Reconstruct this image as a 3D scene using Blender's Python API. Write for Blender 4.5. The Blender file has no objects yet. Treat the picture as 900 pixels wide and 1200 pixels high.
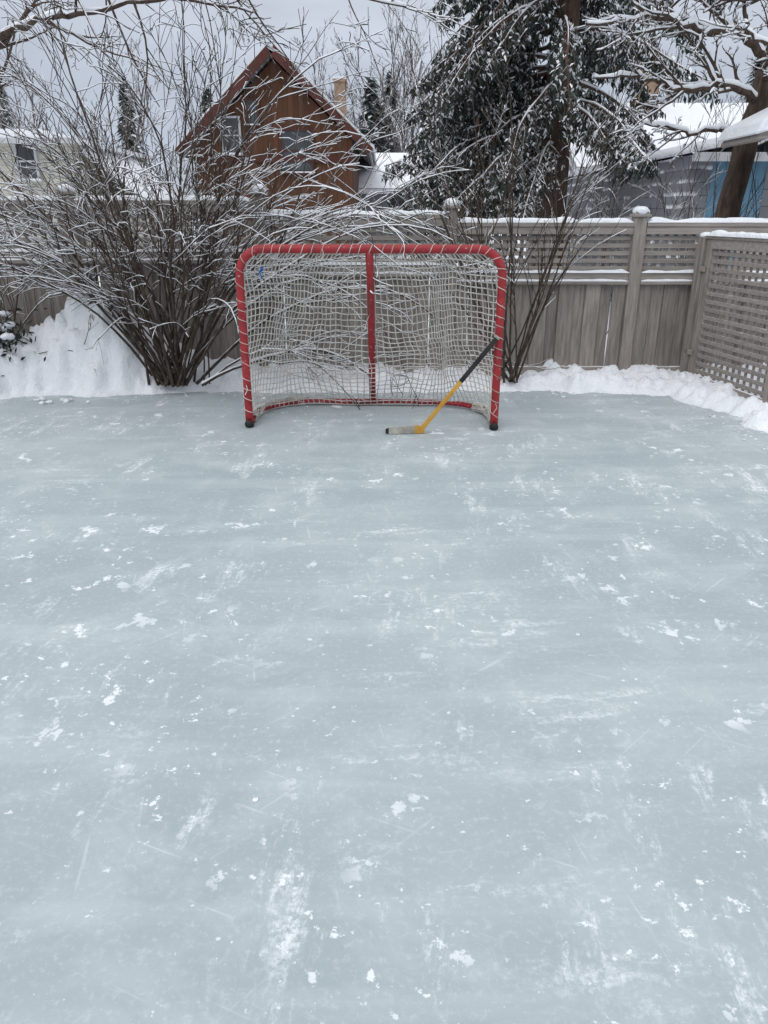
import bpy, math, random
import numpy as np
from mathutils import noise as mn, Vector
random.seed(7); rng=np.random.default_rng(7)
scene=bpy.context.scene
R=random.random
def U(a,b): return a+(b-a)*random.random()

# ------------------------------------------------------------------ mesh accumulator
class Acc:
    def __init__(s): s.v=[]; s.q=[]; s.qm=[]; s.t=[]; s.tm=[]; s.n=0
    def add(s,V,Q=None,T=None,m=0):
        V=np.asarray(V,float).reshape(-1,3); s.v.append(V)
        if Q is not None and len(Q):
            Q=np.asarray(Q,int); s.q.append(Q+s.n); s.qm.append(np.full(len(Q),m))
        if T is not None and len(T):
            T=np.asarray(T,int); s.t.append(T+s.n); s.tm.append(np.full(len(T),m))
        s.n+=len(V)
    def box(s,c,size,m=0,rz=0.0,org=None,tilt=0.0):
        x,y,z=[a/2 for a in size]
        V=np.array([[-x,-y,-z],[x,-y,-z],[x,y,-z],[-x,y,-z],[-x,-y,z],[x,-y,z],[x,y,z],[-x,y,z]])
        if tilt:
            ct,st=math.cos(tilt),math.sin(tilt)
            V=V@np.array([[ct,0,-st],[0,1,0],[st,0,ct]])
        V=V+np.array(c)
        if org is not None or rz:
            o=np.array(org if org is not None else (0,0,0),float)
            cs,sn=math.cos(rz),math.sin(rz)
            V=V@np.array([[cs,sn,0],[-sn,cs,0],[0,0,1]])+o
        s.add(V,[[0,3,2,1],[4,5,6,7],[0,1,5,4],[1,2,6,5],[2,3,7,6],[3,0,4,7]],m=m)
    def tube(s,P,Rr,k=6,m=0,ref=None,caps=True):
        P=np.asarray(P,float); n=len(P); Rr=np.broadcast_to(np.asarray(Rr,float),(n,))
        T=np.gradient(P,axis=0); T/=np.linalg.norm(T,axis=1)[:,None]+1e-9
        if ref is None:
            a=np.abs(T.mean(0)); ref=np.zeros(3); ref[int(np.argmin(a))]=1
        ref=np.asarray(ref,float)
        A=np.cross(T,ref); A/=np.linalg.norm(A,axis=1)[:,None]+1e-9
        B=np.cross(A,T)
        th=np.arange(k)*2*math.pi/k
        V=P[:,None,:]+Rr[:,None,None]*(np.cos(th)[None,:,None]*A[:,None,:]+np.sin(th)[None,:,None]*B[:,None,:])
        i=np.arange(n-1)[:,None]*k; j=np.arange(k)[None,:]; j2=(j+1)%k
        Q=np.stack([i+j,i+j2,i+k+j2,i+k+j],-1).reshape(-1,4)
        V=V.reshape(-1,3)
        if caps and k>4:
            V=np.vstack([V,P[0],P[-1]])
            c0=n*k;c1=n*k+1
            jj=np.arange(k)
            T1=np.stack([np.full(k,c0),(jj+1)%k,jj],-1)
            T2=np.stack([np.full(k,c1),(n-1)*k+jj,(n-1)*k+(jj+1)%k],-1)
            s.add(V,Q,np.vstack([T1,T2]),m)
        else: s.add(V,Q,None,m)
    def build(s,name,mats,smooth=False,parent=None,bevel=0):
        me=bpy.data.meshes.new(name)
        V=np.vstack(s.v) if s.v else np.zeros((0,3))
        Q=np.vstack(s.q) if s.q else np.zeros((0,4),int)
        T=np.vstack(s.t) if s.t else np.zeros((0,3),int)
        nq,nt=len(Q),len(T)
        me.vertices.add(len(V)); me.vertices.foreach_set('co',V.ravel())
        me.loops.add(nq*4+nt*3); me.loops.foreach_set('vertex_index',np.concatenate([Q.ravel(),T.ravel()]).astype(np.int32))
        me.polygons.add(nq+nt)
        st=np.concatenate([np.arange(nq)*4,nq*4+np.arange(nt)*3]).astype(np.int32)
        me.polygons.foreach_set('loop_start',st)
        mi=np.concatenate(([*s.qm] if s.qm else [np.zeros(0)])+([*s.tm] if s.tm else [np.zeros(0)])).astype(np.int32)
        me.polygons.foreach_set('material_index',mi)
        me.polygons.foreach_set('use_smooth',np.full(nq+nt,smooth))
        for m in mats: me.materials.append(m)
        me.update(calc_edges=True); me.validate()
        ob=bpy.data.objects.new(name,me); scene.collection.objects.link(ob)
        if parent: ob.parent=parent
        if bevel:
            b=ob.modifiers.new('bev','BEVEL'); b.width=bevel; b.segments=1; b.limit_method='ANGLE'
        return ob
def empty(name,loc=(0,0,0),rz=0):
    e=bpy.data.objects.new(name,None); scene.collection.objects.link(e)
    e.location=loc; e.rotation_euler=(0,0,rz); e.empty_display_size=.2
    return e

# ------------------------------------------------------------------ materials
class NT:
    def __init__(s,name):
        s.mat=bpy.data.materials.new(name); s.mat.use_nodes=True
        s.t=s.mat.node_tree; s.t.nodes.clear()
        s.out=s.n('ShaderNodeOutputMaterial'); s.b=s.n('ShaderNodeBsdfPrincipled')
        s.l(s.b.outputs[0],s.out.inputs[0]); s.tc=s.n('ShaderNodeTexCoord')
    def n(s,ty): return s.t.nodes.new(ty)
    def l(s,a,b): s.t.links.new(a,b)
    def put(s,v,sock):
        if isinstance(v,bpy.types.NodeSocket): s.l(v,sock)
        elif isinstance(v,(tuple,list)) and len(v)==3 and sock.type=='RGBA': sock.default_value=(*v,1)
        else: sock.default_value=v
    def map(s,scale=(1,1,1),rot=(0,0,0),loc=(0,0,0),src=None):
        m=s.n('ShaderNodeMapping'); s.l(src or s.tc.outputs['Object'],m.inputs[0])
        m.inputs['Scale'].default_value=scale; m.inputs['Rotation'].default_value=rot; m.inputs['Location'].default_value=loc
        return m.outputs[0]
    def noise(s,vec,scale,detail=4,rough=.55,dist=0):
        n=s.n('ShaderNodeTexNoise'); s.l(vec,n.inputs['Vector'])
        n.inputs['Scale'].default_value=scale;n.inputs['Detail'].default_value=detail
        n.inputs['Roughness'].default_value=rough;n.inputs['Distortion'].default_value=dist
        return n.outputs[0]
    def ramp(s,f,a,b):
        m=s.n('ShaderNodeMapRange'); s.put(f,m.inputs[0]); m.inputs[1].default_value=a; m.inputs[2].default_value=b
        m.interpolation_type='SMOOTHSTEP'
        return m.outputs[0]
    def math(s,op,a,b=0.0):
        m=s.n('ShaderNodeMath'); m.operation=op; s.put(a,m.inputs[0]); s.put(b,m.inputs[1]); return m.outputs[0]
    def mix(s,f,a,b):
        m=s.n('ShaderNodeMix'); m.data_type='RGBA'; s.put(f,m.inputs[0]); s.put(a,m.inputs[6]); s.put(b,m.inputs[7]); return m.outputs[2]
    def bump(s,h,strength=.3,dist=.01):
        b=s.n('ShaderNodeBump'); s.put(h,b.inputs['Height']); b.inputs['Strength'].default_value=strength
        b.inputs['Distance'].default_value=dist; s.l(b.outputs[0],s.b.inputs['Normal']); return b
    def col(s,c): s.put(c,s.b.inputs['Base Color'])
    def rough(s,r): s.put(r,s.b.inputs['Roughness'])
    def nz(s):
        g=s.n('ShaderNodeNewGeometry'); x=s.n('ShaderNodeSeparateXYZ'); s.l(g.outputs['Normal'],x.inputs[0]); return x.outputs[2],g
SNOW=(.86,.88,.91)
def simple(name,c1,c2,scale=6,rough=.8,bump=.2,stretch=(1,1,1),island=0,snow=None,spec=.3,dist=.01,det=4):
    t=NT(name); v=t.map(stretch); f=t.ramp(t.noise(v,scale,det,.65),.3,.7)
    c=t.mix(f,c1,c2)
    nz,g=t.nz()
    if island:
        k=t.math('ADD',t.math('MULTIPLY',g.outputs['Random Per Island'],island),1-island/2)
        h=t.n('ShaderNodeHueSaturation'); t.l(k,h.inputs['Value']); t.l(c,h.inputs['Color']); c=h.outputs[0]
    if snow is not None:
        th,amt=snow
        nn=t.noise(t.map(),9,2); s1=t.ramp(t.math('ADD',nz,t.math('MULTIPLY',t.math('SUBTRACT',nn,.5),amt)),th,th+.2)
        c=t.mix(s1,c,SNOW)
    t.col(c); t.rough(rough); t.b.inputs['Specular IOR Level'].default_value=spec
    if bump: t.bump(t.noise(v,scale*2.5,3),bump,dist)
    return t.mat
def snowmat(name='snow',bs=.7):
    t=NT(name); v=t.map(); f=t.noise(v,2.5,3,.6)
    t.col(t.mix(f,(.77,.80,.85),(.88,.89,.91))); t.rough(.75); t.b.inputs['Specular IOR Level'].default_value=.25
    h=t.math('ADD',t.noise(v,13,4,.65),t.math('MULTIPLY',t.noise(v,70,2,.6),.3))
    t.bump(h,bs,.035); return t.mat
M_snow=snowmat()
M_twsnow=simple('twig_snow',(.78,.80,.84),(.86,.88,.90),5,.8,0,det=1)
M_fwood=simple('weathered_fence_wood',(.18,.158,.140),(.31,.275,.245),4,.85,.35,(9,9,.8),island=.34,snow=(.75,.6))
M_frail=simple('weathered_rail_wood',(.23,.205,.185),(.34,.31,.28),4,.85,.3,(.8,9,9),island=.2,snow=(.75,.6))
M_bark=simple('shrub_bark',(.040,.028,.022),(.09,.067,.052),20,.9,0,snow=(.55,.6),det=2)
M_bark2=simple('tree_bark',(.05,.036,.028),(.12,.085,.065),9,.95,.8,(2.5,2.5,.6),snow=(.6,.9),dist=.03)
M_sbark=simple('spruce_bark',(.06,.038,.030),(.14,.088,.065),9,.95,.8,(2.5,2.5,.6),dist=.03)
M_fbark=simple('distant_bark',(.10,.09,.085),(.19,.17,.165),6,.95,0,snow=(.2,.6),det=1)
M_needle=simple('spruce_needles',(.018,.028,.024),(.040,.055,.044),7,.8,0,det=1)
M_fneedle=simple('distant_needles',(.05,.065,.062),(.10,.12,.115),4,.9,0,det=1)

# ------------------------------------------------------------------ ice
t=NT('rink_ice'); v=t.map()
def rm(scale,rot,loc=(0,0,0)):   # rotate first, then stretch
    return t.map(scale,(0,0,0),loc,src=t.map((1,1,1),(0,0,rot)))
big=t.noise(v,.55,4,.6); mid=t.noise(v,2.6,6,.68,.5)
base=t.mix(t.ramp(big,.3,.7),(.335,.392,.412),(.405,.458,.474))
base=t.mix(t.math('MULTIPLY',t.ramp(mid,.44,.66),.45),base,(.50,.55,.565))
band=t.noise(t.map((.35,3.0,1)),1.3,4,.65); base=t.mix(t.math('MULTIPLY',t.ramp(band,.48,.66),.28),base,(.545,.59,.605))
fm=t.noise(v,46,4,.8); base=t.mix(t.math('MULTIPLY',t.ramp(fm,.5,.70),.32),base,(.64,.68,.70))
mask=t.ramp(t.noise(v,1.15,2,.6),.455,.60)
mask2=t.ramp(t.noise(t.map(loc=(7,3,0)),1.5,2,.6),.46,.59)
fl=t.ramp(t.noise(t.map((1.15,1.0,1)),5.2,7,.70,.2),.592,.628)
flk=t.math('MULTIPLY',fl,mask)
fl2=t.ramp(t.noise(t.map((1,1,1),loc=(3,9,0)),16,5,.68),.605,.645); fl2=t.math('MULTIPLY',fl2,mask2)
fl3=t.math('MULTIPLY',t.ramp(t.noise(t.map((1,1.2,1),loc=(1,5,0)),27,3,.6),.675,.705),.75)
grain=t.ramp(fm,.36,.60)
sm=t.ramp(t.noise(rm((4.0,.9,1),.10),1.7,6,.78),.52,.67); sm=t.math('MULTIPLY',sm,t.math('MULTIPLY',mask2,t.math('MULTIPLY',grain,1.0)))
smb=t.ramp(t.noise(rm((.9,3.4,1),-.12,(5,1,0)),1.7,6,.78),.53,.68); smb=t.math('MULTIPLY',smb,t.math('MULTIPLY',t.ramp(big,.44,.58),t.math('MULTIPLY',grain,.85)))
scr=None
for i,(a_,o) in enumerate([(.42,1),(-.75,4),(1.38,8)]):
    s_=t.noise(rm((2.6,58,1),a_,(o,o*2,0)),1.0,2,.4,.12)
    s_=t.ramp(s_,.675,.735)
    scr=s_ if scr is None else t.math('MAXIMUM',scr,s_)
scr=t.math('MULTIPLY',scr,t.math('MULTIPLY',t.ramp(mid,.44,.60),.26))
tot=t.math('MAXIMUM',t.math('MAXIMUM',flk,t.math('MAXIMUM',fl2,fl3)),t.math('MAXIMUM',t.math('MAXIMUM',sm,smb),scr))
t.col(t.mix(t.math('MULTIPLY',tot,.9),base,(.80,.83,.86)))
t.rough(t.math('ADD',t.math('MULTIPLY',tot,.3),t.math('ADD',.44,t.math('MULTIPLY',mid,.2))))
t.b.inputs['Specular IOR Level'].default_value=.27; t.b.inputs['IOR'].default_value=1.31
t.bump(t.noise(v,24,3,.7),.22,.006)
M_ice=t.mat
a=Acc()
a.add([[-3.9,-4,0],[3.0,-4,0],[3.0,6.75,0],[-3.9,6.75,0]],[[0,1,2,3]])
a.build('ice_rink',[M_ice])

# ------------------------------------------------------------------ ground and snow bank
a=Acc(); a.add([[-400,-400,-.012],[400,-400,-.012],[400,600,-.012],[-400,600,-.012]],[[0,1,2,3]])
a.build('snow_ground',[M_snow])
def rdist(x,y):
    x0,x1,y0,y1=-3.45,2.60,-3.4,6.36
    rc=.85 if x>0 else .5
    cx,cy=(x0+x1)/2,(y0+y1)/2
    dx=abs(x-cx)-((x1-x0)/2-rc); dy=abs(y-cy)-((y1-y0)/2-rc)
    return math.hypot(max(dx,0),max(dy,0))+min(max(dx,dy),0)-rc
def sstep(v,a,b):
    u=min(max((v-a)/(b-a),0),1); return u*u*(3-2*u)
def bank(x,y):
    d=rdist(x,y)
    n1=mn.fractal(Vector((x*1.6,y*1.6,1.3)),1,2,4); n2=mn.fractal(Vector((x*6,y*6,5.3)),.8,2,4); n3=mn.noise(Vector((x*22,y*22,2)))
    d+=n1*.09+n2*.07+sstep(-x,1.6,2.6)*.14-sstep(x,1.8,2.5)*.05
    h=sstep(d,-.03,.17)*(.10+.05*n1+.07*n2+.022*n3)+sstep(d,.05,.6)*.05
    h+=.52*math.exp(-(((x+2.52)/.55)**2+((y-6.58)/.24)**2))*(1+.22*n2)*sstep(d,-.05,.2)
    h+=.34*math.exp(-(((x+3.75)/.6)**2+((y-6.15)/.35)**2))*sstep(d,0,.2)*(1+.3*n2)
    h+=.12*sstep(-x,1.2,2.0)*sstep(d,.05,.45)
    if d<-.02: return -.06
    return h-.006
xs=np.concatenate([np.arange(-12,-4.2,.3),np.arange(-4.2,3.6,.028),np.arange(3.6,12,.3)])
ys=np.concatenate([np.arange(-6,3.5,.12),np.arange(3.5,7.4,.028),np.arange(7.4,10,.2)])
Vv=np.array([[x,y,bank(x,y) if (x<-3.0 or x>2.2 or y>5.9) else -.06] for y in ys for x in xs])
edge=(np.abs(Vv[:,0])>11.6)|(Vv[:,1]>9.7)|(Vv[:,1]<-5.8); Vv[edge,2]=-.05
nx,ny=len(xs),len(ys)
i=np.arange(ny-1)[:,None]*nx; j=np.arange(nx-1)[None,:]
Q=np.stack([i+j,i+j+1,i+nx+j+1,i+nx+j],-1).reshape(-1,4)
keep=(Vv[Q,2].max(1)>-.055)
a=Acc(); a.add(Vv,Q[keep]); a.build('snow_bank',[M_snow],smooth=True)
a=Acc()
def blob(a,c,r,sz=.6,m=0,jit=.25,seg=7,rings=4):
    V=[];
    for ii in range(rings+1):
        ph=math.pi*ii/rings
        for jj in range(seg):
            th=2*math.pi*jj/seg; q=r*(1+U(-jit,jit))
            V.append((c[0]+q*math.sin(ph)*math.cos(th),c[1]+q*math.sin(ph)*math.sin(th),c[2]+q*sz*math.cos(ph)))
    Q=[[ii*seg+jj,(ii+1)*seg+jj,(ii+1)*seg+(jj+1)%seg,ii*seg+(jj+1)%seg] for ii in range(rings) for jj in range(seg)]
    a.add(V,Q,m=m)
for k in range(150):
    x=U(-3.3,2.3); y=6.36-abs(random.gauss(0,.10)); blob(a,(x,y,.003),random.paretovariate(2.2)*.006,.5,jit=.4)
for k in range(40):
    x=2.56-abs(random.gauss(0,.08)); y=U(3.8,6); blob(a,(x,y,.003),random.paretovariate(2.2)*.006,.5,jit=.4)
for k in range(40): blob(a,(U(-2.5,2.3),U(1,5),.001),U(.003,.009),.35)
for k in range(10): blob(a,(-2.75+random.gauss(0,.12),6.0+random.gauss(0,.05),.01),U(.012,.035),.7)
a.build('snow_crumbs',[M_snow],smooth=True)

# ------------------------------------------------------------------ hockey goal
t=NT('red_painted_steel'); v=t.map(); n=t.noise(v,9,5,.7); n2=t.noise(v,45,3,.7)
c=t.mix(t.ramp(n,.35,.7),(.25,.012,.017),(.38,.022,.028)); c=t.mix(t.math('MULTIPLY',t.ramp(n2,.62,.72),.7),c,(.55,.40,.38))
t.col(c); t.rough(t.math('ADD',.38,t.math('MULTIPLY',n,.3))); t.bump(n2,.15,.004); M_red=t.mat
M_net=simple('net_cord',(.48,.46,.42),(.68,.66,.62),9,.9,0,det=2)
M_lace=simple('lacing_cord',(.42,.33,.26),(.78,.74,.68),3,.9,0,det=3)
M_black=simple('black_rubber',(.012,.012,.013),(.03,.03,.03),12,.6,.1)
goal=empty('hockey_goal',(-.094,5.205,0),math.radians(-2.3))
W=.885; H=1.225; rc=.17
P=[(-W,0,z) for z in np.linspace(.02,H-rc,14)]
P+=[(-W+rc-rc*math.cos(q),0,H-rc+rc*math.sin(q)) for q in np.linspace(.12,math.pi/2,10)]
P+=[(x,0,H) for x in np.linspace(-W+rc+.06,W-rc-.06,20)]
P+=[(W-rc+rc*math.sin(q),0,H-rc+rc*math.cos(q)) for q in np.linspace(0,math.pi/2-.12,10)]
P+=[(W,0,z) for z in np.linspace(H-rc,.02,14)]
frontP=np.array(P)
a=Acc(); a.tube(frontP,.0285,14,ref=(0,1,0)); a.build('front_frame',[M_red],True,goal)
D0=.68; rb=.42
B=[(-W,y,.032) for y in np.linspace(-.035,D0-rb,6)]
B+=[(-W+rb-rb*math.cos(q),D0-rb+rb*math.sin(q),.032) for q in np.linspace(.15,math.pi/2,9)]
B+=[(x,D0,.032) for x in np.linspace(-W+rb+.08,W-rb-.08,8)]
B+=[(W-rb+rb*math.sin(q),D0-rb+rb*math.cos(q),.032) for q in np.linspace(0,math.pi/2-.15,9)]
B+=[(W,y,.032) for y in np.linspace(D0-rb,-.035,6)]
a=Acc(); a.tube(B,.021,12,ref=(0,0,1)); a.build('base_frame',[M_red],True,goal)
a=Acc(); a.tube([(-.005,.0,H-.01),(-.003,.10,H-.19),(-.02,.55,.25),(-.025,D0,.03)],.026,12,ref=(1,0,0))
a.build('centre_brace',[M_red],True,goal)
a=Acc()
for sx in (-W,W):
    a.tube([(sx,-.033,.032),(sx,-.05,.032)],.0265,14); a.tube([(sx,0,.001),(sx,0,.03)],.031,14)
a.build('foot_cap',[M_black],True,goal)
def upath(d,w,s):
    r=min(rb,d*.95); 
    L1=d-r; La=r*math.pi/2; L2=2*(w-r); tot=2*L1+2*La+L2; q=s*tot
    if q<L1: return -w,q
    q-=L1
    if q<La: an=q/r; return -w+r-r*math.cos(an), L1+r*math.sin(an)
    q-=La
    if q<L2: return -w+r+q,d
    q-=L2
    if q<La: an=q/r; return w-r+r*math.sin(an), L1+r*math.cos(an)
    q-=La
    return w,L1-q
def netp(s,z):
    zz=min(max(z/H,0),1)
    d=max(.004,D0*(1-zz)**.72)+.02*math.sin(s*9+2)*math.sin(math.pi*zz)
    w=W
    if z>H-rc: w=W-rc+math.sqrt(max(rc*rc-(z-H+rc)**2,0))
    s2=s+.040*math.sin(math.pi*zz)*math.sin(2*math.pi*s*2.0+.6)
    x,y=upath(max(d,.004),w,min(max(s2,0),1))
    e=math.sin(math.pi*min(max(s,0),1))**.5*math.sin(math.pi*zz)**.6
    nv=mn.noise_vector(Vector((s*5,z*2.2,3.1))); nf=mn.noise_vector(Vector((s*30,z*11,7)))
    return (x+e*(.10*nv[0]+.016*nf[0]), y+e*(.16*nv[1]+.016*nf[1]), z+e*(.10*nv[2]-.06+.016*nf[2]) )
a=Acc(); NS=62; NZ=27
for k in range(NS+1):
    s=k/NS; a.tube([netp(s,.03+(H-.03)*q) for q in np.linspace(0,1,44)],.0038,4,caps=False)
for k in range(NZ):
    z=.03+(H-.05)*k/NZ
    a.tube([netp(s,z+.006*math.sin(s*25)) for s in np.linspace(0,1,130)],.0038,4,caps=False)
for k in range(44):   # gathered hem
    for (sa,sb) in ((0.03,.30),(.80,.97)):
        p0=U(0,6.28); w0=random.choice((-1,1))*U(8,30); lift=U(.0,.012); pts=[]
        for q in np.linspace(sa,sb,60):
            x,y=upath(D0,W,q); an=p0+q*w0; rr=.027+lift
            pts.append((x+rr*math.cos(an)*.75,y+rr*math.cos(an)*.75,max(.036+rr*math.sin(an),.006)))
        a.tube(pts,.0038,4,caps=False)
a.build('net',[M_net],True,goal)
a=Acc()
seg=np.linalg.norm(np.diff(frontP,axis=0),axis=1); cum=np.concatenate([[0],np.cumsum(seg)])
q=np.linspace(.06,cum[-1]-.06,1600)
C=np.stack([np.interp(q,cum,frontP[:,i]) for i in range(3)],-1)
T=np.gradient(C,axis=0); T/=np.linalg.norm(T,axis=1)[:,None]; Nn=np.cross(T,(0,1,0)); Nn/=np.linalg.norm(Nn,axis=1)[:,None]
ph=2*math.pi*q/.076+1.3*np.sin(q*4)+1.6*np.sin(q*9)+1.0*np.sin(q*23)
L=C+.0308*(np.cos(ph)[:,None]*Nn+np.sin(ph)[:,None]*np.array([0,1.,0]))
a.tube(L,.0024,4,caps=False)
for s0 in (.06,.42,.97):
    k=int(s0*1599); p=C[k]; a.tube([p+(0,-.03,0),p+(.01,-.04,-.03),p+(-.012,-.035,-.07)],.003,4,caps=False)
a.build('lacing',[M_lace],True,goal)
M_blue=simple('blue_tape',(.02,.10,.35),(.03,.15,.45),10,.6,0)
a=Acc(); a.box((-W+.14,.06,1.09),(.016,.012,.035),tilt=.4); a.box((-W+.135,.05,1.055),(.009,.01,.05),tilt=-.3); a.build('blue_tie',[M_blue],False,goal)

# ------------------------------------------------------------------ hockey stick
M_yel=simple('yellow_stick_paint',(.44,.22,.025),(.60,.34,.05),8,.4,.05,spec=.5)
M_tape=simple('worn_blade_tape',(.25,.24,.20),(.50,.48,.42),14,.85,.2)
stick=empty('hockey_stick',(.255,5.055,0))
top=np.array([.525,.075,.665]); heel=np.array([0.0,0,.022])
def flatbar(a,P,hw,ht,m=0):
    P=np.array(P,float); n=len(P); T=np.gradient(P,axis=0); T/=np.linalg.norm(T,axis=1)[:,None]
    A=np.cross(T,(0,1,0)); A/=np.linalg.norm(A,axis=1)[:,None]; Bq=np.cross(A,T)
    hw=np.broadcast_to(hw,(n,)); 
    V=np.stack([P-hw[:,None]*A-ht*Bq,P+hw[:,None]*A-ht*Bq,P+hw[:,None]*A+ht*Bq,P-hw[:,None]*A+ht*Bq],1).reshape(-1,3)
    Q=[[i*4+j,i*4+(j+1)%4,i*4+4+(j+1)%4,i*4+4+j] for i in range(n-1) for j in range(4)]+[[3,2,1,0],[(n-1)*4+j for j in range(4)]]
    a.add(V,Q,m=m)
def lerp(f): return heel+(top-heel)*f
a=Acc(); flatbar(a,[lerp(0),lerp(.12),lerp(.53)],[.018,.0145,.0135],.0105); a.build('shaft',[M_yel],False,stick,bevel=.003)
a=Acc(); flatbar(a,[lerp(.525),lerp(.8),lerp(.985)],.015,.0118); a.build('grip_tape',[M_black],False,stick,bevel=.003)
a=Acc(); flatbar(a,[lerp(.975),lerp(1.0)],.018,.015); a.build('butt_knob',[M_tape],False,stick,bevel=.004)
a=Acc(); V=[];nb=12
for k in range(nb+1):
    f=k/nb; x=.03-.275*f; y=-.035*f*f; zt=.062-.008*f; zb=.003
    if f>.85: e=(f-.85)/.15; zt-=.012*e*e; zb+=.008*e*e
    th=.0085-.004*f
    if f<.12: zt=.04+.02*f/.12
    V+=[(x,y-th,zb),(x,y+th,zb),(x,y+th,zt),(x,y-th,zt)]
Q=[[i*4+j,i*4+(j+1)%4,i*4+4+(j+1)%4,i*4+4+j] for i in range(nb) for j in range(4)]+[[3,2,1,0],[nb*4+j for j in range(4)]]
a.add(V,Q[:4*3],m=1); a.add(V,Q[4*3:4*11],m=0); a.add(V,Q[4*11:],m=2)
a.build('blade',[M_tape,M_yel,M_black],False,stick,bevel=.002)

# ------------------------------------------------------------------ fence
def ridge(a,p0,p1,w,h,seedv=0,seg=.03,m=0):
    p0=np.array(p0,float);p1=np.array(p1,float); Ld=np.linalg.norm(p1-p0); n=max(int(Ld/seg),3); d=(p1-p0)/Ld; s=np.cross(d,(0,0,1)); s/=np.linalg.norm(s)
    V=[];k=7
    for i in range(n+1):
        f=i/n; c=p0+(p1-p0)*f
        nn=mn.fractal(Vector((c[0]*5+seedv,c[1]*5,c[2]*5+seedv)),1,2,3); e=min(1,min(f,1-f)*n/2+.15)
        hh=max(h*(1+.55*nn)*e,.002); ww=w*(1+.15*nn)
        for j in range(k):
            q=math.pi*j/(k-1); V.append(c+s*math.cos(q)*ww*(.5)+np.array([0,0,hh*math.sin(q)**.8-.001]))
    Q=[[i*k+j,i*k+j+1,i*k+k+j+1,i*k+k+j] for i in range(n) for j in range(k-1)]
    a.add(V,Q,m=m)
fence=empty('wooden_fence'); FY=6.80
wd=Acc(); sn=Acc()
posts=[-9.2,-7.57,-5.94,-4.31,-2.68,-1.06,.575,2.19,3.85,5.5]
def lattice(a,x0,x1,z0,z1,y,org=None,rz=0,mV=0,mH=1,pv=.078,ph=.066,sw=.036):
    n=int((x1-x0)/pv); 
    for i in range(n+1):
        x=x0+(x1-x0)*(i+.5)/(n+1); a.box((x+U(-.002,.002),y+.006,(z0+z1)/2),(sw,.008,z1-z0),mV,rz,org)
    n=int((z1-z0)/ph)
    for i in range(n+1):
        z=z0+(z1-z0)*(i+.5)/(n+1); a.box(((x0+x1)/2,y-.006,z+U(-.002,.002)),(x1-x0,.008,sw),mH,rz,org)
def UP(x): return .14 if x<-1.0 else (.03 if x<.6 else -.035)
for i,px in enumerate(posts):
    up=max(UP(px-.1),UP(px+.1))
    wd.box((px,FY,.72+up/2),(.105,.105,1.46+up),0,tilt=U(-.008,.008))
    zt=1.45+up
    wd.box((px,FY,zt+.012),(.145,.145,.022),1); wd.box((px,FY,zt+.033),(.11,.11,.02),1)
    blob(sn,(px,FY,zt+.045),.070,.55,jit=.12,seg=14,rings=8)
    if i==len(posts)-1: break
    x0,x1=px+.0545,posts[i+1]-.0545; xm=(x0+x1)/2; w=x1-x0
    up=UP(xm)
    zt=1.39+up
    wd.box((xm,FY,zt),(w,.10,.035),1); wd.box((xm,FY-.02,zt-.048),(w,.04,.06),1)
    lattice(wd,x0,x1,1.0+up,zt-.079,FY)
    wd.box((xm,FY-.02,.965+up),(w,.045,.07),1); wd.box((xm,FY,.915+up),(w,.11,.03),1)
    wd.box((xm,FY-.024,.10),(w,.05,.09),1)
    nb=int(round(w/.118))
    for k in range(nb):
        bx=x0+w*(k+.5)/nb; off=.012 if k%2 else -.008
        ww=w/nb+(.018 if not k%2 else -.012)
        if k in (0,nb-1): ww=w/nb-.004
        wd.box((bx,FY+off,.45+up/2),(ww,.018,.898+up),0)
    ridge(sn,(x0,FY,zt+.017),(x1,FY,zt+.017),.10,.035,i)
    ridge(sn,(x0,FY-.03,.999+up),(x1,FY-.03,.999+up),.05,.022,i+9)
    ridge(sn,(x0,FY-.034,.929+up),(x1,FY-.034,.929+up),.04,.016,i+5)
wd.build('boards_and_lattice',[M_fwood,M_frail],False,fence,bevel=.003)
sn.build('snow_caps',[M_snow],True,fence)
gate=empty('lattice_gate'); wd=Acc(); sn=Acc()
org=(2.74,6.62,-.045); ang=math.atan2(5.5-6.62,2.93-2.74); gw=math.hypot(1.12,.19)
for x in (.04,gw-.04): wd.box((x,0,.69),(.08,.05,1.2),0,ang,org)
wd.box((gw/2,0,1.255),(gw-.161,.05,.08),1,ang,org); wd.box((gw/2,0,.13),(gw-.161,.05,.08),1,ang,org)
wd.box((gw/2,-.0,1.303),(gw+.03,.075,.024),1,ang,org)
lattice(wd,.08,gw-.08,.17,1.215,0,org,ang,pv=.082,ph=.068,sw=.034)
wd.box((-.06,0,.66),(.09,.09,1.3),0,ang,org)
for z in (.35,1.05): wd.box((.0,-.04,z),(.12,.01,.04),1,ang,org)
d=np.array([math.cos(ang),math.sin(ang),0]); o=np.array(org)
ridge(sn,o+d*-.01+(0,0,1.316),o+d*(gw+.01)+(0,0,1.316),.085,.035,3)
blob(sn,tuple(o-d*.06+(0,0,1.315)),.055,.5,jit=.08,seg=12,rings=8)
wd.build('gate_frame',[M_fwood,M_frail],False,gate,bevel=.003); sn.build('gate_snow',[M_snow],True,gate)

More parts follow.
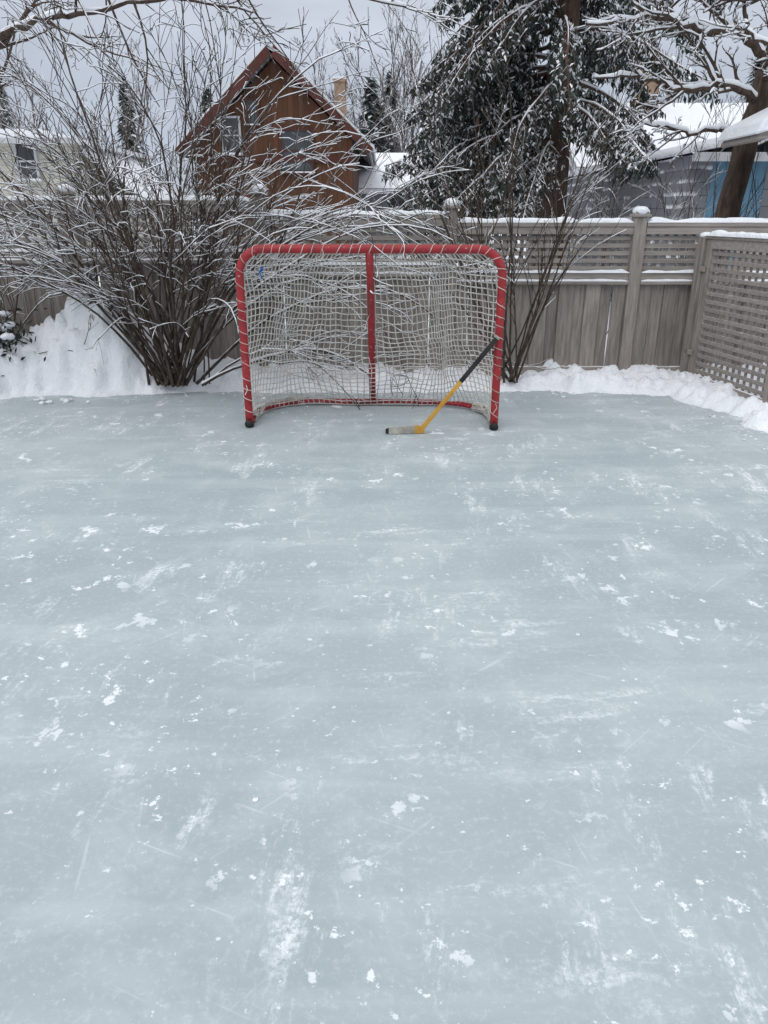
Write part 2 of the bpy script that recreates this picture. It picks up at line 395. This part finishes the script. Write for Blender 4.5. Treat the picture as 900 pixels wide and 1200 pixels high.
# ------------------------------------------------------------------ branching plants
def nrm(v): return v/(np.linalg.norm(v)+1e-9)
def limb(acc,pts,rad,k,snow,m=0,ms=1):
    pts=np.asarray(pts,float); rad=np.asarray(rad,float)
    acc.tube(pts,rad,k,m,caps=False)
    if snow>0:
        T=np.gradient(pts,axis=0); T/=np.linalg.norm(T,axis=1)[:,None]+1e-9
        flat=np.clip(1.22-np.abs(T[:,2])**2*1.5,0,1)
        if flat.max()<.1: return
        vr=.35+.95*rng.random(len(pts))
        rs=(rad*.62+snow)*flat*vr
        off=np.zeros_like(pts); off[:,2]=rad*.85+rs*.40
        off[:,2]*=(flat>.02)
        acc.tube(pts+off,np.maximum(rs,.0003),k if k>4 else 3,ms,caps=False)
def grow(acc,p,d,L,r,lv,c):
    n=c['n'][lv]; st=L/n; p=np.array(p,float); d=nrm(np.array(d,float)); pts=[p.copy()]; ds=[d]
    g=c['g'][lv]; w=c['w'][lv]
    for i in range(n):
        d=nrm(d+rng.normal(0,w,3)+np.array([0,0,g*i/n])); p=p+d*st; pts.append(p.copy()); ds.append(d)
    rad=np.linspace(r,max(r*c['tp'][lv],c['rmin']),n+1)
    limb(acc,pts,rad,c['k'][lv],c['snow'])
    sub(acc,pts,ds,rad,L,lv,c)
def sub(acc,pts,ds,rad,L,lv,c,t0=None):
    n=len(pts)-1
    if lv>=c['max']: return
    for q in range(c['ch'][lv]):
        f=(c['t0'][lv] if t0 is None else t0)+(1-(c['t0'][lv] if t0 is None else t0))*R(); x=f*n; i=min(int(x),n-1); fr=x-i
        b=np.array(pts[i])*(1-fr)+np.array(pts[i+1])*fr
        dd=ds[i]; pr=nrm(np.cross(dd,rng.normal(0,1,3))); an=c['a'][lv]*U(.6,1.3)
        nd=dd*math.cos(an)+pr*math.sin(an)
        nd=nd+np.array([0,0,c.get('upb',0)])
        grow(acc,b,nd,L*c['lr'][lv]*U(.5,1.2)*(1.15-.6*f),max(rad[i]*.6,c['rmin']),lv+1,c)

# big arching shrub, left
sh=Acc()
c=dict(n=[16,8,4],w=[.075,.13,.17],g=[-.13,-.10,-.05],tp=[.22,.4,.6],k=[5,4,3],ch=[10,5],t0=[.22,.15],a=[.6,.7],lr=[.34,.42],rmin=.0024,snow=.0022,max=2,upb=.08)
bx,by=-1.80,6.32
for s in range(54):
    az=U(0,2*math.pi); lean=abs(random.gauss(.05,.58))
    dx=math.cos(az)*lean; dy=math.sin(az)*lean*.45
    if s%4==0: dx=abs(dx)+.25
    if s%7==1: dx=-abs(dx)-.25
    if by+dy*2>FY and dy>0: dy*=.5
    c['g'][0]=-.07-.24*min(abs(dx),1)-U(0,.06)
    grow(sh,(bx+random.gauss(0,.10)+dx*.08,by+random.gauss(0,.05),.08),(dx,dy-.05,1),U(1.9,3.4),U(.007,.016),0,c)
sh.build('snowy_shrub',[M_bark,M_twsnow],True)
sh=Acc(); cc=dict(c); cc['g']=list(c['g']); cc['snow']=.0040; cc['ch']=[5,3]
for s in range(13):
    dx=random.gauss(.1,.7); cc['g'][0]=-.30-U(0,.14)
    grow(sh,(-3.5+random.gauss(0,.15),6.5+random.gauss(0,.05),.1),(dx,U(-.25,.1),1),U(1.4,2.3),U(.006,.011),0,cc)
sh.build('snowy_shrub',[M_bark,M_twsnow],True)
# slender sapling shrub right of the goal
sh=Acc()
c2=dict(n=[14,8,4],w=[.04,.09,.12],g=[-.03,.0,.0],tp=[.22,.4,.6],k=[5,4,3],ch=[8,3],t0=[.25,.2],a=[.5,.55],lr=[.33,.40],rmin=.002,snow=.0024,max=2,upb=.25)
for s in range(14):
    dx=random.gauss(.05,.36)
    grow(sh,(1.12+random.gauss(0,.05),6.5+random.gauss(0,.03),.06),(dx,U(-.12,.05),1),U(1.6,2.9),U(.006,.011),0,c2)
grow(sh,(1.05,6.45,.1),(-.45,-.1,1),1.7,.013,0,dict(c2,snow=.007,ch=[5,2]))
grow(sh,(1.10,6.45,.1),(.55,-.05,1),1.5,.011,0,dict(c2,snow=.006,ch=[5,2]))
sh.build('sapling_shrub',[M_bark,M_twsnow],True)
# thicket behind fence
sh=Acc()
for s in range(32):
    x=U(.4,4.0); grow(sh,(x,U(7.6,9.2),0),(random.gauss(0,.3),U(-.1,.1),1),U(1.9,3.0),U(.005,.009),0,dict(c2,ch=[7,3],snow=.0028))
for s in range(5):
    x=U(-4.6,-3.4); grow(sh,(x,U(7.6,10.),0),(random.gauss(.1,.3),U(-.1,.1),1),U(1.8,3.0),U(.005,.009),0,dict(c2,ch=[7,3],snow=.0026))
for s in range(9):
    x=U(-2.9,-.4); grow(sh,(x,U(7.6,10.),0),(random.gauss(0,.4),U(-.1,.1),1),U(1.8,2.9),U(.005,.008),0,dict(c2,ch=[7,3],snow=.0026))
sh.build('hedge_thicket',[M_bark,M_twsnow],True)
sh=Acc()
for k in range(900):
    p=np.array([-3.42,6.45,.42])+rng.normal(0,1,3)*np.array([.18,.12,.11]); d1=nrm(rng.normal(0,1,3))*.035; d2=nrm(rng.normal(0,1,3))*.014
    sh.add([p-d1,p+d2,p+d1,p-d2],[[0,1,2,3]],m=0)
for k in range(20): blob(sh,(-3.42+random.gauss(0,.16),6.45+random.gauss(0,.1),.56+random.gauss(0,.04)),U(.03,.06),.5,m=1)
sh.build('evergreen_bush',[M_needle,M_snow],True)

def curve_limb(acc,ctrl,r0,r1,cc,k=8,snow=.01,n=18,lv=0,nch=14):
    ctrl=np.array(ctrl,float); tt=np.linspace(0,1,len(ctrl)); q=np.linspace(0,1,n)
    P=np.stack([np.interp(q,tt,ctrl[:,i]) for i in range(3)],-1)
    for _ in range(2): P[1:-1]=(P[:-2]+P[1:-1]*2+P[2:])/4
    P[1:-1]+=rng.normal(0,.012,(n-2,3))
    rad=np.linspace(r0,r1,n); limb(acc,P,rad,k,snow)
    D=np.gradient(P,axis=0); D=[nrm(x) for x in D]; Lc=np.linalg.norm(np.diff(P,axis=0),axis=1).sum()
    c9=dict(cc); c9['ch']=[nch]+cc['ch'][1:]
    sub(acc,P,D,np.minimum(rad,.05),Lc,0,c9,.12)
tr=Acc()
c3=dict(n=[12,8,5,4],w=[.05,.12,.15,.15],g=[0,-.02,-.02,0],tp=[.3,.3,.4,.6],k=[8,5,4,3],ch=[10,5,3],t0=[.2,.15,.2],a=[.7,.75,.7],lr=[.36,.42,.45],rmin=.003,snow=.0050,max=3,upb=.10)
curve_limb(tr,[(3.40,8.05,-.05),(3.44,8.05,1.2),(3.54,8.05,2.0),(3.62,8.0,2.7),(3.85,8,3.6),(4.1,8.1,4.8),(4.3,8.2,6)],.13,.06,c3,12,.012,22,nch=3)
curve_limb(tr,[(3.58,8.0,2.42),(3.15,7.8,2.56),(2.75,7.7,2.46),(2.35,7.6,2.58),(1.85,7.5,2.56)],.036,.008,c3,7,.013,24,nch=13)
curve_limb(tr,[(3.62,8.0,2.75),(3.2,7.8,2.98),(2.8,7.6,2.92),(2.3,7.4,3.00),(1.7,7.3,2.92)],.042,.010,c3,7,.013,24,nch=14)
curve_limb(tr,[(3.54,8.0,2.1),(3.2,7.9,2.2),(2.85,7.8,2.14),(2.5,7.7,2.22),(2.1,7.6,2.12)],.024,.006,c3,6,.011,22,nch=10)
curve_limb(tr,[(3.7,8.0,3.1),(3.3,7.7,3.3),(2.8,7.4,3.28),(2.2,7.2,3.35),(1.4,7.0,3.25)],.045,.012,c3,7,.013,20,nch=13)
curve_limb(tr,[(3.6,8.0,2.6),(3.4,7.5,2.75),(3.1,7.0,2.72),(2.7,6.7,2.82)],.028,.007,c3,6,.012,18,nch=8)
curve_limb(tr,[(3.65,8.0,2.8),(3.9,7.9,3.1),(4.3,7.8,3.2),(5.0,7.8,3.6)],.04,.01,c3,6,.012,16,nch=8)
tr.build('bare_maple_tree',[M_bark2,M_twsnow],True)
tr=Acc(); c4=dict(c3,snow=.0034,ch=[10,5,3],upb=-.02)
curve_limb(tr,[(-4.75,9,-.05),(-4.65,9,1.3),(-4.45,9,2.6),(-4.1,9,3.6),(-3.8,9,5)],.12,.08,c4,12,.008,20,nch=2)
curve_limb(tr,[(-4.4,9,2.7),(-4.5,8.9,3.2),(-4.9,8.8,3.7),(-5.4,8.8,4.4)],.07,.03,c4,8,.012,16,nch=4)
curve_limb(tr,[(-4.3,9,3.0),(-3.5,8.7,3.25),(-2.9,8.4,3.22),(-2.1,8.2,3.32),(-1.2,8,3.15)],.036,.008,c4,7,.008,24,nch=14)
curve_limb(tr,[(-4.1,9,3.5),(-3.2,8.6,3.6),(-2.2,8.2,3.55),(-1.0,7.9,3.45),(0.2,7.8,3.15)],.036,.008,c4,7,.008,24,nch=18)
curve_limb(tr,[(-4.35,9,2.9),(-3.9,8.9,3.1),(-3.4,8.8,3.5),(-3.0,8.7,4.2)],.035,.010,c4,7,.01,20,nch=6)
tr.build('bare_maple_tree',[M_bark2,M_twsnow],True)

# ------------------------------------------------------------------ spruce
def sprigs(acc,p,n,spread,length,wid,m=0,ms=1,ps=.25):
    for _ in range(n):
        b=p+rng.normal(0,spread,3)
        d=nrm(np.array([random.gauss(0,.5),random.gauss(0,.5),-.9]))*length*U(.5,1.3)
        s_=nrm(np.cross(d,rng.normal(0,1,3)))*wid*U(.6,1.3)
        mid=b+d*.45
        acc.add([b,mid+s_,b+d,mid-s_],[[0,1,2,3]],m=m)
        if R()<ps:
            e=nrm(np.array([random.gauss(0,1),random.gauss(0,1),random.gauss(-.3,.4)]))*length*.30; f=nrm(np.cross(e,(0,0,1)))*wid*U(.7,1.4)
            q=b+np.array([0,0,.012]); acc.add([q-e,q+f,q+e+(0,0,-.04),q-f+(0,0,-.02)],[[0,1,2,3]],m=ms)
def spruce(name,base,height,r0,z0,z1,nb,rmax,mats,dens=1.0,sl=.14,sw=.022,ps=.3,step=.10,ns3=3):
    a=Acc(); base=np.array(base,float)
    a.tube([base+(0,0,z) for z in np.linspace(-.1,height,14)],np.linspace(r0,.03,14),12,2)
    for i in range(nb):
        z=z0+(z1-z0)*(i+R())/nb; az=U(0,2*math.pi)
        if i%3==0: az=math.pi+random.gauss(0,.5)
        L=rmax*(1-(z/height)**1.2)*U(.7,1.1); p=base+(0,0,z); d=np.array([math.cos(az),math.sin(az),U(-.05,.2)])
        n=12; pts=[p.copy()]; 
        for k in range(n):
            d=nrm(d+rng.normal(0,.06,3)+np.array([0,0,-.10 if k<9 else .03])); p=p+d*L/n; pts.append(p.copy())
        pts=np.array(pts); limb(a,pts,np.linspace(.030,.007,n+1),5,.006,m=2,ms=1)
        perp=nrm(np.cross(d,(0,0,1)))
        ns=int(L/step*dens)
        for k in range(ns):
            f=(.18+.82*k/ns); x=f*n; ii=min(int(x),n-1); b=pts[ii]+(pts[ii+1]-pts[ii])*(x-ii)
            tl=U(.25,.6)*L*.28*(1.25-f)+.12
            for sg in (-1,1):
                dd=nrm(perp*sg*U(.5,1)+d*U(.3,.8)+np.array([0,0,U(-.5,-.05)])); q=b.copy(); tp=[q.copy()]
                m_=max(3,int(tl/.09))
                for s in range(m_):
                    dd=nrm(dd+np.array([0,0,-.34])); q=q+dd*tl/m_; tp.append(q.copy())
                    sprigs(a,q,ns3,.035,sl,sw,ps=ps)
                limb(a,np.array(tp),np.linspace(.008,.004,len(tp)),4,.008,m=2,ms=1)
    return a.build(name,mats,False)
spruce('spruce_tree',(2.75,13.2,0),16,.28,2.3,8.0,92,3.5,[M_needle,M_twsnow,M_sbark],sl=.13,sw=.019,ps=.36,step=.11,ns3=4)
spruce('spruce_tree',(2.3,19.5,0),13,.22,1.5,9.0,45,2.8,[M_needle,M_twsnow,M_sbark],dens=.8,sl=.22,sw=.035,step=.2,ns3=3)
a=Acc()
def farcon(a,x,y,h,r):
    a.tube([(x,y,0),(x,y,h)],[.2,.03],5,2)
    for k in range(int(h*90)):
        f=R()**.8; z=h*(.08+.92*f); rr=r*(1-f)*U(.2,1)+.05; az=U(0,6.28); p=np.array([x+rr*math.cos(az),y+rr*math.sin(az),z-rr*.25])
        e=np.array([math.cos(az),math.sin(az),-.45])*U(.25,.5); f2=np.array([-math.sin(az),math.cos(az),U(-.2,.2)])*U(.08,.2)
        a.add([p-e,p+f2,p+e,p-f2],[[0,1,2,3]],m=0)
        if R()<.3: a.add([p-e*.6+(0,0,.05),p+f2+(0,0,.05),p+e*.7+(0,0,.05),p-f2+(0,0,.05)],[[0,1,2,3]],m=1)
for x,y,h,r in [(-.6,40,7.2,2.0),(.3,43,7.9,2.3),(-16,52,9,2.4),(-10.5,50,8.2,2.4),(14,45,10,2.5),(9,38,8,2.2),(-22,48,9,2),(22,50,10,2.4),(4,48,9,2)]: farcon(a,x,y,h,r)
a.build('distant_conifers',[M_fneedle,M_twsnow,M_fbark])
a=Acc()
c5=dict(n=[8,6,4,3],w=[.06,.12,.15,.15],g=[.02,.05,.03,0],tp=[.3,.3,.4,.6],k=[5,3,3,3],ch=[12,6,4],t0=[.25,.15,.2],a=[.6,.6,.6],lr=[.5,.45,.45],rmin=.011,snow=.0,max=3,upb=.25)
for k in range(24):
    x=U(-22,20); y=U(28,46)
    if k>17: x=U(-9,2)
    if -8.5<x<2 and y<36: y=U(37,46)
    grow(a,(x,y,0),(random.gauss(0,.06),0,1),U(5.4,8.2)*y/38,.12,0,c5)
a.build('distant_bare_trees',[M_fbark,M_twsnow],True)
a=Acc()
for k in range(420):
    x=U(-70,70); y=U(58,75); h=U(1.5,4.2)*(1+.3*math.sin(x*.3)); 
    for j in range(16):
        p=np.array([x+random.gauss(0,.9),y+random.gauss(0,.6),U(0,h)]); e=np.array([random.gauss(0,.25),0,U(.3,.9)]); f=np.array([U(.04,.12),0,0])
        a.add([p-f,p+f,p+e+f*.4,p+e-f*.4],[[0,1,2,3]])
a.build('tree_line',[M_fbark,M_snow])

# ------------------------------------------------------------------ buildings
def boards(name,c1,c2,pitch,axis='z',snow=None,rough=.8,dark=.45):
    t=NT(name); sp=t.n('ShaderNodeSeparateXYZ'); t.l(t.tc.outputs['Object'],sp.inputs[0])
    u=sp.outputs[{'x':0,'y':1,'z':2}[axis]]
    q=t.math('DIVIDE',u,pitch); fr=t.math('FRACT',q); fl=t.math('FLOOR',q)
    wn=t.n('ShaderNodeTexWhiteNoise'); wn.noise_dimensions='1D'; t.l(fl,wn.inputs['W'])
    st={'x':(6,6,.6),'y':(6,6,.6),'z':(.6,.6,6)}[axis]
    f=t.math('ADD',t.math('MULTIPLY',wn.outputs['Value'],.5),t.math('MULTIPLY',t.noise(t.map(st),2,4,.7),.5))
    c=t.mix(f,c1,c2)
    ed=t.ramp(fr,.0,.10); c=t.mix(ed,tuple(x*dark for x in c1),c)
    if snow: 
        k=t.ramp(t.noise(t.map(),3,4,.7),snow,snow+.2); k=t.math('MULTIPLY',k,t.ramp(fr,.40,.12)); c=t.mix(k,c,SNOW)
    t.col(c); t.rough(rough); t.b.inputs['Specular IOR Level'].default_value=.2
    t.bump(fr,.5,.02); return t.mat
M_cedar=boards('cedar_boards',(.080,.037,.021),(.140,.066,.038),.16,'x')
M_trim=simple('dark_red_trim',(.070,.024,.017),(.10,.033,.025),5,.7,.1)
M_white=simple('white_paint',(.40,.41,.42),(.52,.53,.54),5,.6,.05)
M_glass=simple('window_glass',(.04,.045,.05),(.08,.09,.10),2,.15,0,spec=.5)
M_cream=boards('cream_siding',(.46,.44,.37),(.52,.50,.43),.14,'z')
M_shing=boards('grey_shingles',(.14,.145,.16),(.27,.275,.295),.15,'z',snow=.44)
M_bluew=boards('blue_corrugated',(.13,.25,.35),(.18,.32,.43),.12,'x',rough=.5,dark=.5)
M_brick=simple('chimney_brick',(.24,.16,.11),(.36,.26,.19),9,.9,.3)
M_grey=boards('grey_siding',(.22,.23,.24),(.30,.31,.32),.15,'z')
def prism(a,poly,y0,y1,m=0):
    n=len(poly); V=[(x,y0,z) for x,z in poly]+[(x,y1,z) for x,z in poly]
    c0=np.mean(poly,axis=0); V+=[(c0[0],y0,c0[1]),(c0[0],y1,c0[1])]
    Q=[[i,(i+1)%n,n+(i+1)%n,n+i] for i in range(n)]
    T=[[2*n,(i+1)%n,i] for i in range(n)]+[[2*n+1,n+i,n+(i+1)%n] for i in range(n)]
    a.add(V,Q,T,m)
def roofslab(a,xe,ze,xr,zr,y0,y1,th,m=0,lift=0):
    d=nrm(np.array([xr-xe,zr-ze])); nn=np.array([-d[1],d[0]]); nn=nn if nn[1]>0 else -nn
    A=np.array([xe,ze])+nn*lift; B=np.array([xr,zr])+nn*lift
    prism(a,[tuple(A),tuple(B),tuple(B+nn*th),tuple(A+nn*th)],y0,y1,m)
def window(pa,x,y,z,w,h,name='window',mull=True,fm=None):
    a=Acc(); fw=.06
    a.box((x,y-.03,z),(w,.03,h),1)
    for sx in (-1,1): a.box((x+sx*(w/2+fw/2),y-.04,z),(fw,.09,h+2*fw),0)
    for sz in (-1,1): a.box((x,y-.04,z+sz*(h/2+fw/2)),(w-.004,.088,fw),0)
    if mull: a.box((x,y-.05,z),(w-.006,.04,.04),0)
    a.box((x,y-.07,z-h/2-fw-.015),(w+.22,.14,.03),0); a.box((x,y-.07,z-h/2-fw+.02),(w+.18,.12,.036),2)
    return a.build(name,[fm or M_white,M_glass,M_snow],False,pa)
h=empty('wooden_house'); Y=25; xp,zp=-3.25,5.80
a=Acc(); prism(a,[(-5.75,0),(-.95,0),(-.95,3.46),(xp,5.61),(-5.75,3.33)],Y,Y+9); a.build('walls',[M_cedar],False,h)
a=Acc()
for xe,ze in ((-6.18,3.08),(-.42,3.14)):
    roofslab(a,xe,ze,xp,zp,Y-.45,Y+9.3,.10,0,-.06); roofslab(a,xe,ze,xp,zp-.01,Y-.49,Y-.45,.24,1,-.10)
    roofslab(a,xe,ze,xp,zp,Y-.40,Y+9.3,.06,2,.145)
a.build('roof',[M_shing,M_trim,M_snow],False,h)
window(h,-4.62,Y,3.62,.50,.92); window(h,-3.95,Y,4.25,.30,.6,fm=M_trim); window(h,-2.65,Y,3.2,.9,1.1,fm=M_trim)
a=Acc(); a.box((-3.3,Y-.04,3.0),(4.7,.06,.14),0); a.box((-3.3,Y-.05,2.92),(4.7,.05,.05),0); a.build('trim_board',[M_trim],False,h)
a=Acc(); a.box((-1.45,Y+3,4.5),(.38,.5,1.9),0); a.box((-1.45,Y+3,5.48),(.46,.58,.08),0); a.box((-1.45,Y+3,5.56),(.42,.5,.07),1); a.build('chimney',[M_brick,M_snow],False,h)
h=empty('cream_house'); Y=20
a=Acc(); a.box((-11.6,Y+3,1.55),(8,6,3.1),0); a.build('walls',[M_cream],False,h)
a=Acc(); prism(a,[(-15.9,3.02),(-7.35,3.02),(-7.35,3.12),(-8.2,3.30),(-15.9,3.30)],Y-.35,Y+6.3,0); a.box((-11.63,Y-.36,3.05),(8.56,.05,.12),1)
a.build('roof',[M_snow,M_white],False,h)
window(h,-8.72,Y,2.62,.42,.75); window(h,-10.6,Y,2.62,.7,.8)
a=Acc(); a.box((-6.9,Y+2.6,.85),(1.4,3,1.7),1); prism(a,[(-7.6,2.85),(-5.95,1.62),(-5.95,1.78),(-7.6,3.0)],Y+.6,Y+5,0); a.build('lean_to',[M_snow,M_cream],False,h)
h=empty('low_house'); Y=30
a=Acc(); a.box((1.2,Y+3,1.2),(4.6,5,2.4),0); a.build('walls',[M_grey],False,h)
a=Acc(); V=[(-1.4,Y,2.3),(3.8,Y,2.3),(3.8,Y+3,3.7),(-1.4,Y+3,3.7),(-1.4,Y+6,2.3),(3.8,Y+6,2.3)]
a.add(V,[[0,1,2,3],[3,2,5,4]]); a.add(np.array(V)-(0,0,.2),[[3,2,1,0],[4,5,2,3]]); a.box((1.2,Y+.0,2.2),(5.2,.05,.16),0); a.build('roof',[M_snow],False,h)
h=empty('grey_house'); Y=19
a=Acc(); a.box((9.5,Y+4,1.3),(9.4,7,2.6),0); a.build('walls',[M_grey],False,h)
a=Acc(); V=[(4.5,Y,2.45),(14.5,Y,2.45),(14.5,Y+4,4.25),(4.5,Y+4,4.25),(4.5,Y+8,2.45),(14.5,Y+8,2.45)]
a.add(V,[[0,1,2,3],[3,2,5,4]]); a.add(np.array(V)-(0,0,.25),[[3,2,1,0],[4,5,2,3]]); a.box((9.5,Y+.0,2.33),(10,.05,.2),0); a.build('roof',[M_snow],False,h)
a=Acc(); a.box((6.95,Y+3.4,4.35),(.5,.5,1.2),0); a.box((6.95,Y+3.4,4.98),(.58,.58,.08),0); a.box((6.95,Y+3.4,5.06),(.5,.5,.09),1); a.build('chimney',[M_brick,M_snow],False,h)
h=empty('blue_garage'); Y=10.2
a=Acc(); a.box((6.6,Y+4,1.04),(5.1,7.96,2.08),0); a.build('blue_wall',[M_bluew],False,h)
a=Acc(); prism(a,[(3.98,.3),(4.04,.3),(4.12,2.12),(3.86,2.12),(3.72,.9),(3.90,.3)],Y+.0,Y+8); a.build('shingled_side',[M_shing],False,h)
a=Acc(); prism(a,[(3.75,2.13),(6.6,2.62),(9.5,2.13),(9.5,2.22),(6.6,2.78),(3.75,2.24)],Y-.25,Y+8.2); a.build('snow_roof',[M_snow],True,h)
a=Acc(); a.box((6.6,Y-.27,2.08),(5.7,.04,.10),0); a.build('fascia',[M_white],False,h)
h=empty('garden_shed')
a=Acc(); a.box((4.6,7.35,1.0),(2.0,.6,2.0),0); a.build('walls',[M_grey],False,h)
a=Acc(); prism(a,[(3.15,2.00),(4.6,2.62),(6.05,2.00),(6.05,2.06),(4.6,2.69),(3.15,2.06)],6.98,7.72,1); prism(a,[(3.12,2.055),(4.6,2.70),(6.08,2.055),(6.05,2.12),(4.6,2.86),(3.17,2.17)],6.94,7.76,0)
a.build('roof',[M_snow,M_frail],False,h,bevel=.02)

# ------------------------------------------------------------------ camera / light
cam=bpy.data.cameras.new('camera'); co=bpy.data.objects.new('camera',cam); scene.collection.objects.link(co)
co.location=(0,0,1.445); co.rotation_euler=(math.radians(90-22),0,0)
cam.sensor_fit='VERTICAL'; cam.sensor_height=36; cam.lens=26; cam.clip_end=2000; cam.clip_start=.05
scene.camera=co
el=math.radians(48)
sl=bpy.data.lights.new('sun','SUN'); so=bpy.data.objects.new('sun',sl); scene.collection.objects.link(so)
sl.energy=.7; sl.angle=math.radians(25); sl.color=(1,.97,.93)
so.rotation_euler=(math.radians(90)-el,0,math.radians(-35))
w=bpy.data.worlds.new('World'); scene.world=w; w.use_nodes=True; nt=w.node_tree; nt.nodes.clear()
N=nt.nodes.new; Lk=nt.links.new
out=N('ShaderNodeOutputWorld'); bg=N('ShaderNodeBackground'); Lk(bg.outputs[0],out.inputs[0]); bg.inputs[1].default_value=.1
sky=N('ShaderNodeTexSky'); sky.sky_type='NISHITA'; sky.sun_disc=False; sky.sun_elevation=el; sky.sun_rotation=math.radians(145)
tc=N('ShaderNodeTexCoord'); sp=N('ShaderNodeSeparateXYZ'); Lk(tc.outputs['Generated'],sp.inputs[0])
mr=N('ShaderNodeMapRange'); Lk(sp.outputs[2],mr.inputs[0]); mr.inputs[1].default_value=.08; mr.inputs[2].default_value=.85
mp=N('ShaderNodeMapping'); Lk(tc.outputs['Generated'],mp.inputs[0]); mp.inputs['Scale'].default_value=(1,1,3.5)
no=N('ShaderNodeTexNoise'); Lk(mp.outputs[0],no.inputs['Vector']); no.inputs['Scale'].default_value=2.6; no.inputs['Detail'].default_value=4; no.inputs['Roughness'].default_value=.5
m1=N('ShaderNodeMix'); m1.data_type='RGBA'; Lk(mr.outputs[0],m1.inputs[0]); m1.inputs[6].default_value=(4.6,5.1,6.1,1); m1.inputs[7].default_value=(13.6,13.9,14.4,1)
cr=N('ShaderNodeMapRange'); Lk(no.outputs[0],cr.inputs[0]); cr.inputs[1].default_value=.3; cr.inputs[2].default_value=.7; cr.inputs[3].default_value=.82; cr.inputs[4].default_value=1.2
vm=N('ShaderNodeVectorMath'); vm.operation='SCALE'; Lk(m1.outputs[2],vm.inputs[0]); Lk(cr.outputs[0],vm.inputs['Scale'])
m2=N('ShaderNodeMix'); m2.data_type='RGBA'; m2.inputs[0].default_value=.92; Lk(sky.outputs[0],m2.inputs[6]); Lk(vm.outputs[0],m2.inputs[7])
Lk(m2.outputs[2],bg.inputs[0])
scene.view_settings.view_transform='Standard'; scene.view_settings.look='None'; scene.view_settings.exposure=0
